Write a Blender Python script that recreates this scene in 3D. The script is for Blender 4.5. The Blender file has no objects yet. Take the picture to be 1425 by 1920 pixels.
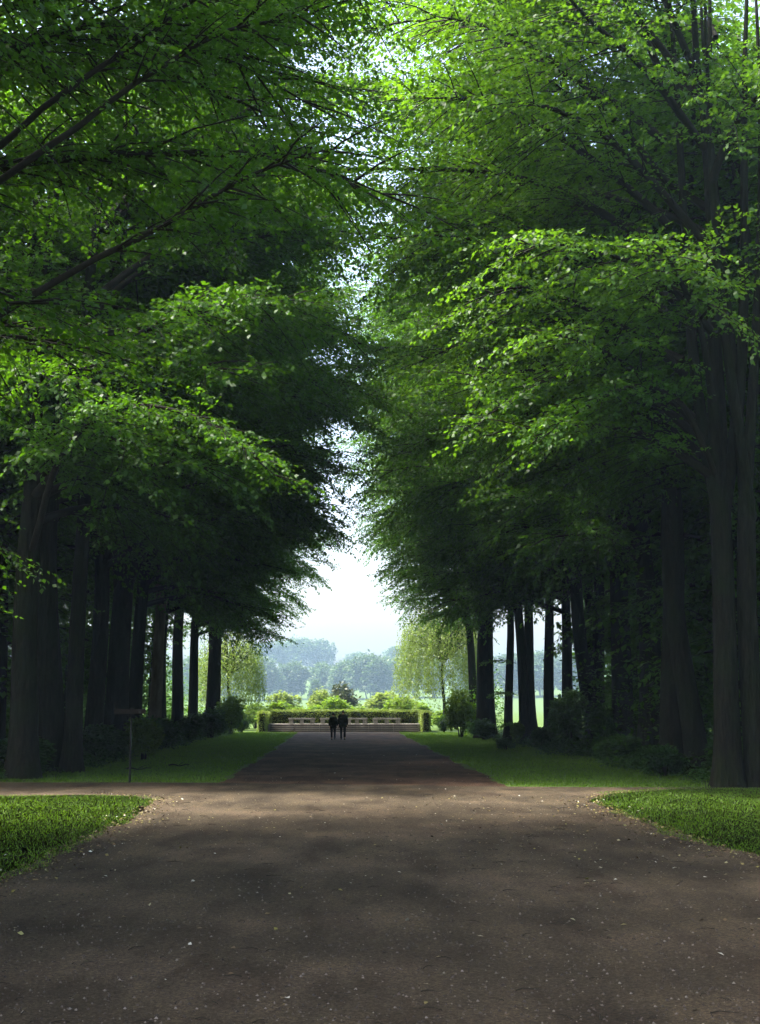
import bpy, bmesh, math, random
import numpy as np
from mathutils import Vector

# ---------------------------------------------------------------- camera, sky, sun, exposure
sc = bpy.context.scene
C = sc.collection
R = math.radians
cam_d = bpy.data.cameras.new('camera')
cam = bpy.data.objects.new('camera', cam_d); C.objects.link(cam)
cam.location = (0, 0, 2.1)
cam.rotation_euler = (R(90 + 8.24), 0, R(-1.707))
cam_d.sensor_fit = 'HORIZONTAL'; cam_d.sensor_width = 36.0; cam_d.lens = 63.2
cam_d.clip_start = 0.1; cam_d.clip_end = 6000
sc.camera = cam

SUN_EL, SUN_AZ = R(63), math.atan2(-1.0, -0.02)      # high, from the left
w = bpy.data.worlds.new('World'); sc.world = w; w.use_nodes = True
nt = w.node_tree; nt.nodes.clear()
sky = nt.nodes.new('ShaderNodeTexSky'); sky.sky_type = 'NISHITA'; sky.sun_disc = False
sky.sun_elevation = SUN_EL; sky.sun_rotation = SUN_AZ
sky.air_density = 1.0; sky.dust_density = 6.0; sky.ozone_density = 0.4
bg = nt.nodes.new('ShaderNodeBackground'); bg.inputs['Strength'].default_value = 0.15
wo = nt.nodes.new('ShaderNodeOutputWorld')
nt.links.new(sky.outputs[0], bg.inputs[0]); nt.links.new(bg.outputs[0], wo.inputs[0])
sl = bpy.data.lights.new('sun', 'SUN'); sl.energy = 3.9; sl.angle = R(4.0); sl.color = (1.0, 0.95, 0.86)
so = bpy.data.objects.new('sun', sl); C.objects.link(so)
sv = Vector((math.sin(SUN_AZ) * math.cos(SUN_EL), math.cos(SUN_AZ) * math.cos(SUN_EL), math.sin(SUN_EL)))
so.rotation_euler = sv.to_track_quat('Z', 'Y').to_euler(); so.location = (-40, 20, 60)
vs = sc.view_settings
vs.view_transform = 'Standard'; vs.look = 'None'; vs.gamma = 1.0; vs.exposure = 2.2; vs.use_curve_mapping = False
cy = sc.cycles
cy.max_bounces = 5; cy.diffuse_bounces = 3; cy.glossy_bounces = 1; cy.transmission_bounces = 4
cy.volume_bounces = 0; cy.transparent_max_bounces = 4; cy.use_denoising = True

# ---------------------------------------------------------------- helpers
def mat(name):
    m = bpy.data.materials.new(name); m.use_nodes = True
    n = m.node_tree; n.nodes.clear()
    o = n.nodes.new('ShaderNodeOutputMaterial')
    return m, n, o

def nd(n, t, **k):
    x = n.nodes.new(t)
    for a, b in k.items():
        if a in x.inputs: x.inputs[a].default_value = b
        else: setattr(x, a, b)
    return x

def ramp(n, fac, stops):
    r = n.nodes.new('ShaderNodeValToRGB'); e = r.color_ramp.elements
    while len(e) < len(stops): e.new(0.5)
    for q, (p, c) in zip(e, stops): q.position = p; q.color = (*c, 1)
    n.links.new(fac, r.inputs[0]); return r

def leaf_mat(name, dark, mid, light, trans, tmix=0.42, rough=0.52, spec=0.34, obj_var=0.25):
    m, n, o = mat(name)
    at = nd(n, 'ShaderNodeAttribute', attribute_name='tint')
    r = ramp(n, at.outputs['Fac'], [(0.0, dark), (0.5, mid), (1.0, light)])
    oi = nd(n, 'ShaderNodeObjectInfo')
    mr = nd(n, 'ShaderNodeMapRange'); mr.inputs['To Min'].default_value = 1 - obj_var; mr.inputs['To Max'].default_value = 1 + obj_var
    n.links.new(oi.outputs['Random'], mr.inputs['Value'])
    hs = nd(n, 'ShaderNodeHueSaturation'); n.links.new(r.outputs[0], hs.inputs['Color']); n.links.new(mr.outputs[0], hs.inputs['Value'])
    p = nd(n, 'ShaderNodeBsdfPrincipled'); p.inputs['Roughness'].default_value = rough; p.inputs['Specular IOR Level'].default_value = spec
    n.links.new(hs.outputs[0], p.inputs['Base Color'])
    t = nd(n, 'ShaderNodeBsdfTranslucent')
    tr = ramp(n, at.outputs['Fac'], [(0.0, tuple(c * 0.6 for c in trans)), (1.0, tuple(min(1, c * 1.25) for c in trans))])
    n.links.new(tr.outputs[0], t.inputs['Color'])
    mx = nd(n, 'ShaderNodeMixShader'); mx.inputs[0].default_value = tmix
    n.links.new(p.outputs[0], mx.inputs[1]); n.links.new(t.outputs[0], mx.inputs[2]); n.links.new(mx.outputs[0], o.inputs['Surface'])
    return m

def solid_mat(name, stops, scale=(1, 1, 1), nscale=5.0, rough=0.9, bump=0.0, bscale=40.0, detail=8.0, coords='Object', spec=0.2, bdist=0.02):
    m, n, o = mat(name)
    tc = nd(n, 'ShaderNodeTexCoord'); mp = nd(n, 'ShaderNodeMapping'); mp.inputs['Scale'].default_value = scale
    n.links.new(tc.outputs[coords], mp.inputs[0])
    nz = nd(n, 'ShaderNodeTexNoise'); nz.inputs['Scale'].default_value = nscale; nz.inputs['Detail'].default_value = detail; nz.inputs['Roughness'].default_value = 0.65
    n.links.new(mp.outputs[0], nz.inputs['Vector'])
    r = ramp(n, nz.outputs['Fac'], stops)
    p = nd(n, 'ShaderNodeBsdfPrincipled'); p.inputs['Roughness'].default_value = rough; p.inputs['Specular IOR Level'].default_value = spec
    n.links.new(r.outputs[0], p.inputs['Base Color'])
    if bump:
        b2 = nd(n, 'ShaderNodeTexNoise'); b2.inputs['Scale'].default_value = bscale; b2.inputs['Detail'].default_value = 6
        n.links.new(mp.outputs[0], b2.inputs['Vector'])
        bp = nd(n, 'ShaderNodeBump'); bp.inputs['Strength'].default_value = bump; bp.inputs['Distance'].default_value = bdist
        n.links.new(b2.outputs['Fac'], bp.inputs['Height']); n.links.new(bp.outputs[0], p.inputs['Normal'])
    n.links.new(p.outputs[0], o.inputs['Surface'])
    return m

M = {}
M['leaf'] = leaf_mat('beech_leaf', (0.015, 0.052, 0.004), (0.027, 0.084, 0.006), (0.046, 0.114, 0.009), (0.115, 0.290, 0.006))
M['leaf_sunlit'] = leaf_mat('sunlit_beech_leaf', (0.021, 0.066, 0.005), (0.032, 0.092, 0.007), (0.050, 0.118, 0.009), (0.145, 0.32, 0.009), 0.48)  # brighter copy of the beech leaf, sunlit yellow-green put into its colour
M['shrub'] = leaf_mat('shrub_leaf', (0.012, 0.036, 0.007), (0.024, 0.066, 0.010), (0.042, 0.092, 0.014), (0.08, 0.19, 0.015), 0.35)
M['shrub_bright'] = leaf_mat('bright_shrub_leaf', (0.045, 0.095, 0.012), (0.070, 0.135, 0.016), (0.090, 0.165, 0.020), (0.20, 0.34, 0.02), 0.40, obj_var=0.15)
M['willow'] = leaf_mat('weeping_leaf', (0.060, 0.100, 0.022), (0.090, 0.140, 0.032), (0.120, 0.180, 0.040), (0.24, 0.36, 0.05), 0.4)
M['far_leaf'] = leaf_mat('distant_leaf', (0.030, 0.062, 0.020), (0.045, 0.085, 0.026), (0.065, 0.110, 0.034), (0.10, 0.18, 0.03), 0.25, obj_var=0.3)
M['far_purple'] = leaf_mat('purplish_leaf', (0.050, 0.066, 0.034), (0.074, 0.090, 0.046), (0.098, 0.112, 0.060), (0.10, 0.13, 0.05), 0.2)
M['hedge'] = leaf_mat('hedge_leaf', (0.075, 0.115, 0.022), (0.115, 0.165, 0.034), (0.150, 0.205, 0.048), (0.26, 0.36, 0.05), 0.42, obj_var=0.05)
M['grass'] = leaf_mat('grass_blade', (0.046, 0.100, 0.006), (0.072, 0.142, 0.009), (0.100, 0.178, 0.013), (0.18, 0.34, 0.012), 0.38, obj_var=0.0)
def bark_mat(name, dark, mid, light, algae, amt):
    m, n, o = mat(name); tc = nd(n, 'ShaderNodeTexCoord')
    mp = nd(n, 'ShaderNodeMapping'); mp.inputs['Scale'].default_value = (1, 1, 0.16); n.links.new(tc.outputs['Object'], mp.inputs[0])
    nz = nd(n, 'ShaderNodeTexNoise'); nz.inputs['Scale'].default_value = 9; nz.inputs['Detail'].default_value = 9; nz.inputs['Roughness'].default_value = 0.7; n.links.new(mp.outputs[0], nz.inputs['Vector'])
    r = ramp(n, nz.outputs['Fac'], [(0.34, dark), (0.52, mid), (0.70, light)])
    n2 = nd(n, 'ShaderNodeTexNoise'); n2.inputs['Scale'].default_value = 1.1; n2.inputs['Detail'].default_value = 7; n.links.new(tc.outputs['Object'], n2.inputs['Vector'])
    r2 = ramp(n, n2.outputs['Fac'], [(0.42, (0, 0, 0)), (0.62, (amt, amt, amt))])
    mx = nd(n, 'ShaderNodeMix', data_type='RGBA'); n.links.new(r2.outputs[0], mx.inputs[0]); n.links.new(r.outputs[0], mx.inputs[6]); mx.inputs[7].default_value = (*algae, 1)
    p = nd(n, 'ShaderNodeBsdfPrincipled'); p.inputs['Roughness'].default_value = 0.9; p.inputs['Specular IOR Level'].default_value = 0.15
    n.links.new(mx.outputs[2], p.inputs['Base Color'])
    mv = nd(n, 'ShaderNodeTexVoronoi'); mv.inputs['Scale'].default_value = 7; mp2 = nd(n, 'ShaderNodeMapping'); mp2.inputs['Scale'].default_value = (1, 1, 0.3); n.links.new(tc.outputs['Object'], mp2.inputs[0]); n.links.new(mp2.outputs[0], mv.inputs['Vector'])
    ad = nd(n, 'ShaderNodeMath', operation='ADD'); n.links.new(nz.outputs['Fac'], ad.inputs[0]); n.links.new(mv.outputs['Distance'], ad.inputs[1])
    bp = nd(n, 'ShaderNodeBump'); bp.inputs['Strength'].default_value = 1.0; bp.inputs['Distance'].default_value = 0.06
    n.links.new(ad.outputs[0], bp.inputs['Height']); n.links.new(bp.outputs[0], p.inputs['Normal']); n.links.new(p.outputs[0], o.inputs['Surface'])
    return m
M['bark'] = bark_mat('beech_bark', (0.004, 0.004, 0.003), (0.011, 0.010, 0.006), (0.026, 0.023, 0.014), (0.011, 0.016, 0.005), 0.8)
M['bark_sunlit'] = solid_mat('sunlit_tan_bark', [(0.30, (0.085, 0.068, 0.038)), (0.52, (0.16, 0.125, 0.070)), (0.72, (0.24, 0.19, 0.115))], (1, 1, 0.2), 5.0, 0.85, 0.8, 14.0, bdist=0.04)  # paler bark copy, sunlight on the trunk put into its tan colour
M['twig'] = solid_mat('twig_bark', [(0.3, (0.007, 0.006, 0.004)), (0.7, (0.022, 0.019, 0.012))], (1, 1, 1), 20, 0.85)
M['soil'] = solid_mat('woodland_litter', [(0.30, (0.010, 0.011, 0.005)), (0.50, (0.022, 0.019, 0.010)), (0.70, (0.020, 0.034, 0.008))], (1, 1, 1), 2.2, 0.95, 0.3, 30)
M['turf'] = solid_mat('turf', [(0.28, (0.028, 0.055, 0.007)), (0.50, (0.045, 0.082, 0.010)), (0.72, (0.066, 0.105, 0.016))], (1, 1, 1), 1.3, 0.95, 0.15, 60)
M['stone'] = solid_mat('weathered_stone', [(0.3, (0.09, 0.088, 0.075)), (0.5, (0.17, 0.165, 0.145)), (0.7, (0.27, 0.26, 0.23))], (1, 1, 1), 4, 0.9, 0.5, 30)
M['tread'] = solid_mat('worn_step_stone', [(0.3, (0.10, 0.092, 0.080)), (0.5, (0.17, 0.158, 0.138)), (0.7, (0.24, 0.225, 0.20))], (1, 1, 1), 3, 0.9, 0.5, 30)
M['wood'] = solid_mat('sign_wood', [(0.3, (0.006, 0.004, 0.003)), (0.6, (0.012, 0.008, 0.005))], (1, 8, 8), 4, 0.8, 0.5, 20)
M['metal'] = solid_mat('post_paint', [(0.3, (0.007, 0.007, 0.006)), (0.7, (0.016, 0.016, 0.014))], (1, 1, 1), 8, 0.6)

def path_mat(name, base, warm, grit, patch_scale):
    m, n, o = mat(name)
    tc = nd(n, 'ShaderNodeTexCoord')
    big = nd(n, 'ShaderNodeTexNoise'); big.inputs['Scale'].default_value = patch_scale; big.inputs['Detail'].default_value = 5
    fine = nd(n, 'ShaderNodeTexNoise'); fine.inputs['Scale'].default_value = 34; fine.inputs['Detail'].default_value = 9; fine.inputs['Roughness'].default_value = 0.8
    vor = nd(n, 'ShaderNodeTexVoronoi'); vor.inputs['Scale'].default_value = 55
    for q in (big, fine, vor): n.links.new(tc.outputs['Object'], q.inputs['Vector'])
    a = ramp(n, big.outputs['Fac'], [(0.38, tuple(q * 0.72 for q in base)), (0.50, base), (0.62, warm)])
    b = ramp(n, fine.outputs['Fac'], [(0.38, (0.35, 0.33, 0.30)), (0.50, (0.95, 0.95, 0.95)), (0.62, (1.75, 1.7, 1.62))])
    c = ramp(n, vor.outputs['Distance'], [(0.0, grit), (0.5, (1, 1, 1)), (0.9, (0.62, 0.6, 0.58))])
    trk = nd(n, 'ShaderNodeMapping'); trk.inputs['Scale'].default_value = (0.55, 0.16, 1); n.links.new(tc.outputs['Object'], trk.inputs[0])
    tn = nd(n, 'ShaderNodeTexNoise'); tn.inputs['Scale'].default_value = 2.6; tn.inputs['Detail'].default_value = 7; tn.inputs['Roughness'].default_value = 0.6; n.links.new(trk.outputs[0], tn.inputs['Vector'])
    td = ramp(n, tn.outputs['Fac'], [(0.36, (0.62, 0.58, 0.54)), (0.50, (1.0, 1.0, 1.0)), (0.64, (1.30, 1.28, 1.22))])
    m0 = nd(n, 'ShaderNodeMix', data_type='RGBA', blend_type='MULTIPLY'); m0.inputs[0].default_value = 1
    n.links.new(a.outputs[0], m0.inputs[6]); n.links.new(td.outputs[0], m0.inputs[7])
    m1 = nd(n, 'ShaderNodeMix', data_type='RGBA', blend_type='MULTIPLY'); m1.inputs[0].default_value = 1
    m2 = nd(n, 'ShaderNodeMix', data_type='RGBA', blend_type='MULTIPLY'); m2.inputs[0].default_value = 0.7
    n.links.new(m0.outputs[2], m1.inputs[6]); n.links.new(b.outputs[0], m1.inputs[7])
    n.links.new(m1.outputs[2], m2.inputs[6]); n.links.new(c.outputs[0], m2.inputs[7])
    p = nd(n, 'ShaderNodeBsdfPrincipled'); p.inputs['Roughness'].default_value = 0.92; p.inputs['Specular IOR Level'].default_value = 0.15
    n.links.new(m2.outputs[2], p.inputs['Base Color'])
    bp = nd(n, 'ShaderNodeBump'); bp.inputs['Strength'].default_value = 1.0; bp.inputs['Distance'].default_value = 0.03
    n.links.new(fine.outputs['Fac'], bp.inputs['Height']); n.links.new(bp.outputs[0], p.inputs['Normal'])
    n.links.new(p.outputs[0], o.inputs['Surface'])
    return m
M['gravel'] = path_mat('pale_gravel', (0.048, 0.037, 0.0235), (0.068, 0.051, 0.034), (1.4, 1.35, 1.3), 0.35)
M['dirt'] = path_mat('reddish_dirt', (0.048, 0.028, 0.017), (0.072, 0.042, 0.026), (1.3, 1.2, 1.1), 0.5)

def speck_mat(name, stops, rough=0.8, tmix=0.0):
    m, n, o = mat(name)
    at = nd(n, 'ShaderNodeAttribute', attribute_name='tint')
    r = ramp(n, at.outputs['Fac'], stops)
    p = nd(n, 'ShaderNodeBsdfPrincipled'); p.inputs['Roughness'].default_value = rough; p.inputs['Specular IOR Level'].default_value = 0.25
    n.links.new(r.outputs[0], p.inputs['Base Color']); n.links.new(p.outputs[0], o.inputs['Surface'])
    return m
M['litter'] = speck_mat('fallen_leaf', [(0.0, (0.035, 0.020, 0.010)), (0.4, (0.10, 0.065, 0.03)), (0.62, (0.16, 0.15, 0.03)), (0.80, (0.22, 0.20, 0.13)), (1.0, (0.42, 0.42, 0.38))], 0.5)
M['pebble'] = speck_mat('pebble', [(0.0, (0.018, 0.014, 0.011)), (0.7, (0.070, 0.056, 0.044)), (1.0, (0.15, 0.13, 0.11))])

def link(name, me, m=None, parent=None):
    o = bpy.data.objects.new(name, me)
    if m is not None and me is not None and not me.materials: me.materials.append(m)
    C.objects.link(o)
    if parent is not None: o.parent = parent
    return o

def tag(o, label=None, cat=None, group=None, kind=None):
    if label: o['label'] = label
    if cat: o['category'] = cat
    if group: o['group'] = group
    if kind: o['kind'] = kind
    return o

def empty(name, loc=(0, 0, 0), rz=0.0):
    o = bpy.data.objects.new(name, None); C.objects.link(o)
    o.location = loc; o.rotation_euler = (0, 0, rz); o.empty_display_size = 0.3
    return o

def quads_mesh(name, V, tint=None, k=4):
    """V: (n, k, 3) array of polygon corners"""
    n = len(V); me = bpy.data.meshes.new(name)
    me.vertices.add(n * k); me.vertices.foreach_set('co', V.astype(np.float32).ravel())
    me.loops.add(n * k); me.loops.foreach_set('vertex_index', np.arange(n * k, dtype=np.int32))
    me.polygons.add(n); me.polygons.foreach_set('loop_start', np.arange(0, n * k, k, dtype=np.int32))
    me.update(calc_edges=True)
    if tint is not None:
        a = me.attributes.new('tint', 'FLOAT', 'FACE'); a.data.foreach_set('value', np.clip(tint, 0, 1).astype(np.float32))
    return me

def leaves(P, A, Lh, Wd, rng, tilt=0.45, fold=0.16):
    """rhombic folded leaves at P along unit axes A"""
    n = len(P)
    up = np.array([0, 0, 1.0])
    B = np.cross(A, up); B /= np.maximum(np.linalg.norm(B, axis=1, keepdims=True), 1e-4)
    N = np.cross(B, A)
    th = rng.normal(0, tilt, n)[:, None]
    B2 = B * np.cos(th) + N * np.sin(th); N2 = N * np.cos(th) - B * np.sin(th)
    L_ = (Lh * rng.uniform(0.5, 1.35, n))[:, None]; W_ = L_ * (Wd / Lh)
    mid = P + A * L_ * 0.45 + N2 * W_ * fold
    return np.stack([P, mid + B2 * W_ * 0.5, P + A * L_, mid - B2 * W_ * 0.5], 1)

class Tubes:
    def __init__(s): s.v = []; s.f = []; s.n = 0
    def add(s, pts, rad, sides=6, flute=0.0, seed=0, cap=True):
        pts = np.asarray(pts, float); k = len(pts)
        T = np.gradient(pts, axis=0); T /= np.maximum(np.linalg.norm(T, axis=1, keepdims=True), 1e-6)
        ref = np.array([0.31, 0.95, 0.05]); X = np.cross(T, ref); X /= np.maximum(np.linalg.norm(X, axis=1, keepdims=True), 1e-6)
        Y = np.cross(T, X)
        a = np.linspace(0, 2 * np.pi, sides, endpoint=False)
        rad = np.asarray(rad, float)
        r = np.repeat(rad[:, None], sides, 1)
        if flute:
            rr = np.random.default_rng(seed); ph = rr.uniform(0, 6.28, 4); h = pts[:, 2:3]
            r = r * (1 + flute * (np.exp(-h / 1.2) * 1.6 + 0.22) * (np.sin(5 * a[None] + ph[0] + 0.12 * h) * 0.6 + np.sin(3 * a[None] + ph[1]) * 0.5 + np.sin(8 * a[None] + ph[2] + 0.2 * h) * 0.35))
        ring = pts[:, None] + X[:, None] * (np.cos(a)[None, :, None] * r[..., None]) + Y[:, None] * (np.sin(a)[None, :, None] * r[..., None])
        s.v.append(ring.reshape(-1, 3))
        i = np.arange(k - 1)[:, None] * sides + s.n; j = np.arange(sides)[None]; j2 = (j + 1) % sides
        s.f.append(np.stack([i + j, i + j2, i + sides + j2, i + sides + j], -1).reshape(-1, 4))
        s.n += k * sides
    def mesh(s, name, smooth=True):
        V = np.concatenate(s.v); Fq = np.concatenate(s.f)
        me = bpy.data.meshes.new(name)
        me.vertices.add(len(V)); me.vertices.foreach_set('co', V.astype(np.float32).ravel())
        me.loops.add(Fq.size); me.loops.foreach_set('vertex_index', Fq.astype(np.int32).ravel())
        me.polygons.add(len(Fq)); me.polygons.foreach_set('loop_start', np.arange(0, Fq.size, 4, dtype=np.int32))
        me.update(calc_edges=True)
        if smooth: me.polygons.foreach_set('use_smooth', np.ones(len(Fq), bool))
        return me

def box_mesh(name, sx, sy, sz, bevel=0.0, z0=0.0):
    bm = bmesh.new(); bmesh.ops.create_cube(bm, size=1.0)
    for v in bm.verts: v.co = Vector((v.co.x * sx, v.co.y * sy, (v.co.z + 0.5) * sz + z0))
    if bevel: bmesh.ops.bevel(bm, geom=list(bm.edges), offset=bevel, segments=2, affect='EDGES')
    me = bpy.data.meshes.new(name); bm.to_mesh(me); bm.free(); return me

# ---------------------------------------------------------------- ground, paths, lawns
def sheet(name, pts, z, m):
    bm = bmesh.new(); vs_ = [bm.verts.new((x, y, z)) for x, y in pts]
    f = bm.faces.new(vs_); bmesh.ops.triangulate(bm, faces=[f])
    bmesh.ops.recalc_face_normals(bm, faces=list(bm.faces))
    for f in bm.faces:
        if f.normal.z < 0: f.normal_flip()
    me = bpy.data.meshes.new(name); bm.to_mesh(me); bm.free()
    return tag(link(name, me, m), kind='structure')

rg = np.random.default_rng(5)
def wobble(pts, step=0.5, amp=0.16, seed=0, closed=True):
    """subdivide an outline and make it uneven"""
    r = np.random.default_rng(seed); out = []
    q = pts + [pts[0]] if closed else pts
    for (x0, y0), (x1, y1) in zip(q[:-1], q[1:]):
        d = math.hypot(x1 - x0, y1 - y0); k = max(1, int(d / step))
        for i in range(k):
            t = i / k
            out.append((x0 + (x1 - x0) * t, y0 + (y1 - y0) * t))
    o = np.array(out); n = len(o)
    ph = r.uniform(0, 6.28, 6); s_ = np.arange(n) * step
    a = sum(np.sin(s_ * f + p) / (1 + f * 0.4) for f, p in zip((0.5, 0.9, 1.7, 2.9, 4.3, 6.1), ph)) * amp * 0.5
    b = sum(np.cos(s_ * f * 1.1 + p) / (1 + f * 0.4) for f, p in zip((0.5, 0.9, 1.7, 2.9, 4.3, 6.1), ph)) * amp * 0.5
    o[:, 0] += a + r.normal(0, amp * 0.12, n); o[:, 1] += b * 0.6
    return [tuple(p) for p in o]

sheet('ground', [(-690, -60), (690, -60), (690, 1440), (-690, 1440)], 0.0, M['turf'])
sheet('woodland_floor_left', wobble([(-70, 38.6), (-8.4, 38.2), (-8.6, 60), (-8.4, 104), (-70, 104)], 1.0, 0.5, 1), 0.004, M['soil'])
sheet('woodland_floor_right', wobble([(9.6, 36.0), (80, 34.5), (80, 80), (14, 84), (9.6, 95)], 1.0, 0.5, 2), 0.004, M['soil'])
avenue_edge_l, avenue_edge_r = -3.2, 4.35
sheet('avenue_path', wobble([(-3.25, 36.6), (4.4, 34.9), (4.3, 46), (4.3, 60), (4.55, 106.9), (-3.2, 106.9), (-3.1, 60)], 0.6, 0.14, 3), 0.008, M['dirt'])
sheet('crossing_path', wobble([(-40, 32.9), (-12, 32.2), (-7.9, 31.9), (-6.1, 32.2), (-4.7, 31.6), (-4.05, 30.6), (-3.95, 25.6), (-4.0, 22), (-4.05, 19), (-4.15, 16.6), (-4.6, 12), (-6, -20),
     (8, -20), (7.0, 12), (6.1, 17.5), (5.7, 20.5), (5.5, 23.2), (5.54, 26), (5.64, 30.2), (6.5, 32.4), (8.4, 34.0), (12, 34.35), (12, 34.6), (8.4, 34.55), (4.34, 35.2), (0, 36.2), (-3.3, 37.1), (-9.3, 37.5), (-40, 38.3)], 0.35, 0.13, 4), 0.012, M['gravel'])

def in_poly(P, poly):
    x, y = P[:, 0], P[:, 1]; ins = np.zeros(len(P), bool); n = len(poly)
    for i in range(n):
        x0, y0 = poly[i]; x1, y1 = poly[(i + 1) % n]
        c = ((y0 > y) != (y1 > y)) & (x < (x1 - x0) * (y - y0) / (y1 - y0 + 1e-12) + x0)
        ins ^= c
    return ins

def grass(name, poly, dens, h, wd, label, seed, clip=None):
    r = np.random.default_rng(seed); p = np.array(poly); lo, hi = p.min(0), p.max(0)
    n = int(np.prod(hi - lo) * dens); P = r.uniform(lo, hi, (n, 2)); P = P[in_poly(P, poly)]
    cl = np.sin(P[:, 0] * 1.7 + 1.3 * np.sin(P[:, 1] * 0.9)) * np.sin(P[:, 1] * 1.3 + 2 * np.sin(P[:, 0] * 0.6))
    n = len(P); az = r.uniform(0, 6.283, n); H_ = h * r.uniform(0.5, 1.3, n) * (1 + 0.12 * cl); ln = r.normal(0, 0.45, (n, 2))
    b = np.c_[P, np.full(n, 0.0)]
    s = np.c_[np.cos(az), np.sin(az), np.zeros(n)] * wd * 0.5
    tip = b + np.c_[ln * H_[:, None], H_]
    me = quads_mesh(name, np.stack([b - s, b + s, tip], 1), 0.50 + 0.10 * cl + r.normal(0, 0.18, n), 3)
    return tag(link(name, me, M['grass']), label, 'grass', kind='stuff')
e = 0.06
lawnL = wobble([(-12, 32.2), (-7.9, 32.0), (-6.1, 32.3), (-4.6, 31.8), (-4.0, 30.7), (-3.85, 25.6), (-3.9, 22), (-3.95, 19), (-4.1, 16.6), (-4.7, 12), (-12, 12)], 0.35, 0.2, 14)
lawnR = wobble([(5.55, 20.5), (5.35, 23.2), (5.4, 26), (5.5, 30.2), (6.3, 32.6), (8.3, 34.2), (11.5, 34.5), (13, 34.6), (13, 17), (5.9, 17.5)], 0.35, 0.2, 15)
grass('near_lawn_grass', lawnL, 560, 0.040, 0.014, 'bright green lawn grass in the near left corner by the gravel', 21)
grass('near_lawn_grass', lawnR, 620, 0.040, 0.014, 'bright green lawn grass in the near right corner by the gravel', 22)
grass('verge_grass', wobble([(-10.5, 37.9), (-3.35, 37.3), (-3.2, 60), (-3.3, 106), (-10, 106), (-9.2, 60)], 0.5, 0.2, 16), 165, 0.065, 0.024, 'shaded grass verge between the path and the left trees', 23)
grass('verge_grass', wobble([(4.5, 35.3), (8.5, 34.8), (12, 34.9), (10.8, 60), (10, 104), (4.6, 106), (4.4, 60)], 0.5, 0.2, 17), 170, 0.065, 0.024, 'shaded grass verge between the path and the right trees', 24)

# ---------------------------------------------------------------- tree generator (local +x faces the avenue)
def sprays(r, bt, S0, SA, SE, SL, ST, dens, leafL):
    """side branches (into bt), twigs and leaves for branch starts S0 with azimuth SA, slope SE, length SL, tint ST"""
    kd = 0.105
    for i in range(len(S0)):
        s = np.linspace(0, SL[i], 4)
        bt.add(S0[i] + np.c_[np.cos(SA[i]) * np.cos(SE[i]) * s, np.sin(SA[i]) * np.cos(SE[i]) * s, np.sin(SE[i]) * s - kd * s * s], 0.022 * (1 - s / SL[i]) + 0.004, 3)
    # twigs
    nt_ = np.maximum(2, (SL / 0.20 * dens ** 0.5).astype(int)); idx = np.repeat(np.arange(len(S0)), nt_)
    q = np.concatenate([(np.arange(k) + 0.6) / k for k in nt_]); s = q * SL[idx]
    sg = np.concatenate([np.where(np.arange(k) % 2 == 0, 1.0, -1.0) for k in nt_])
    sg = sg * r.uniform(0.55, 1.15, len(sg))
    last = np.concatenate([np.arange(k) == k - 1 for k in nt_]); sg[last] *= 0.1
    T0 = S0[idx] + np.c_[np.cos(SA[idx]) * np.cos(SE[idx]) * s, np.sin(SA[idx]) * np.cos(SE[idx]) * s, np.sin(SE[idx]) * s - kd * s * s]
    TA = SA[idx] + sg; TE = np.arctan(np.tan(SE[idx]) - 2 * kd * s) * 0.8 + r.normal(-0.06, 0.17, len(s))
    TL = (0.32 + 0.55 * (1 - q * 0.75)) * r.uniform(0.65, 1.2, len(s))
    # leaves
    sp = leafL * 0.55 / dens ** 0.34
    nl = np.maximum(2, (TL / sp).astype(int)); li = np.repeat(np.arange(len(T0)), nl)
    q = np.concatenate([(np.arange(k) + 0.7) / k for k in nl]); s = q * TL[li]
    sg = np.concatenate([np.where(np.arange(k) % 2 == 0, 1.0, -1.0) for k in nl]) * r.uniform(0.4, 1.2, len(li))
    LP = T0[li] + np.c_[np.cos(TA[li]) * np.cos(TE[li]) * s, np.sin(TA[li]) * np.cos(TE[li]) * s, np.sin(TE[li]) * s - 0.12 * s * s]
    LP += r.normal(0, 0.02, LP.shape)
    LA = TA[li] + sg; LE = TE[li] + r.normal(-0.18, 0.32, len(li))
    A = np.c_[np.cos(LA) * np.cos(LE), np.sin(LA) * np.cos(LE), np.sin(LE)]
    V = leaves(LP, A, leafL, leafL * 0.72, r, 0.6)
    tint = 0.45 + ST[idx][li] + r.normal(0, 0.16, len(li))
    return V, tint


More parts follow.
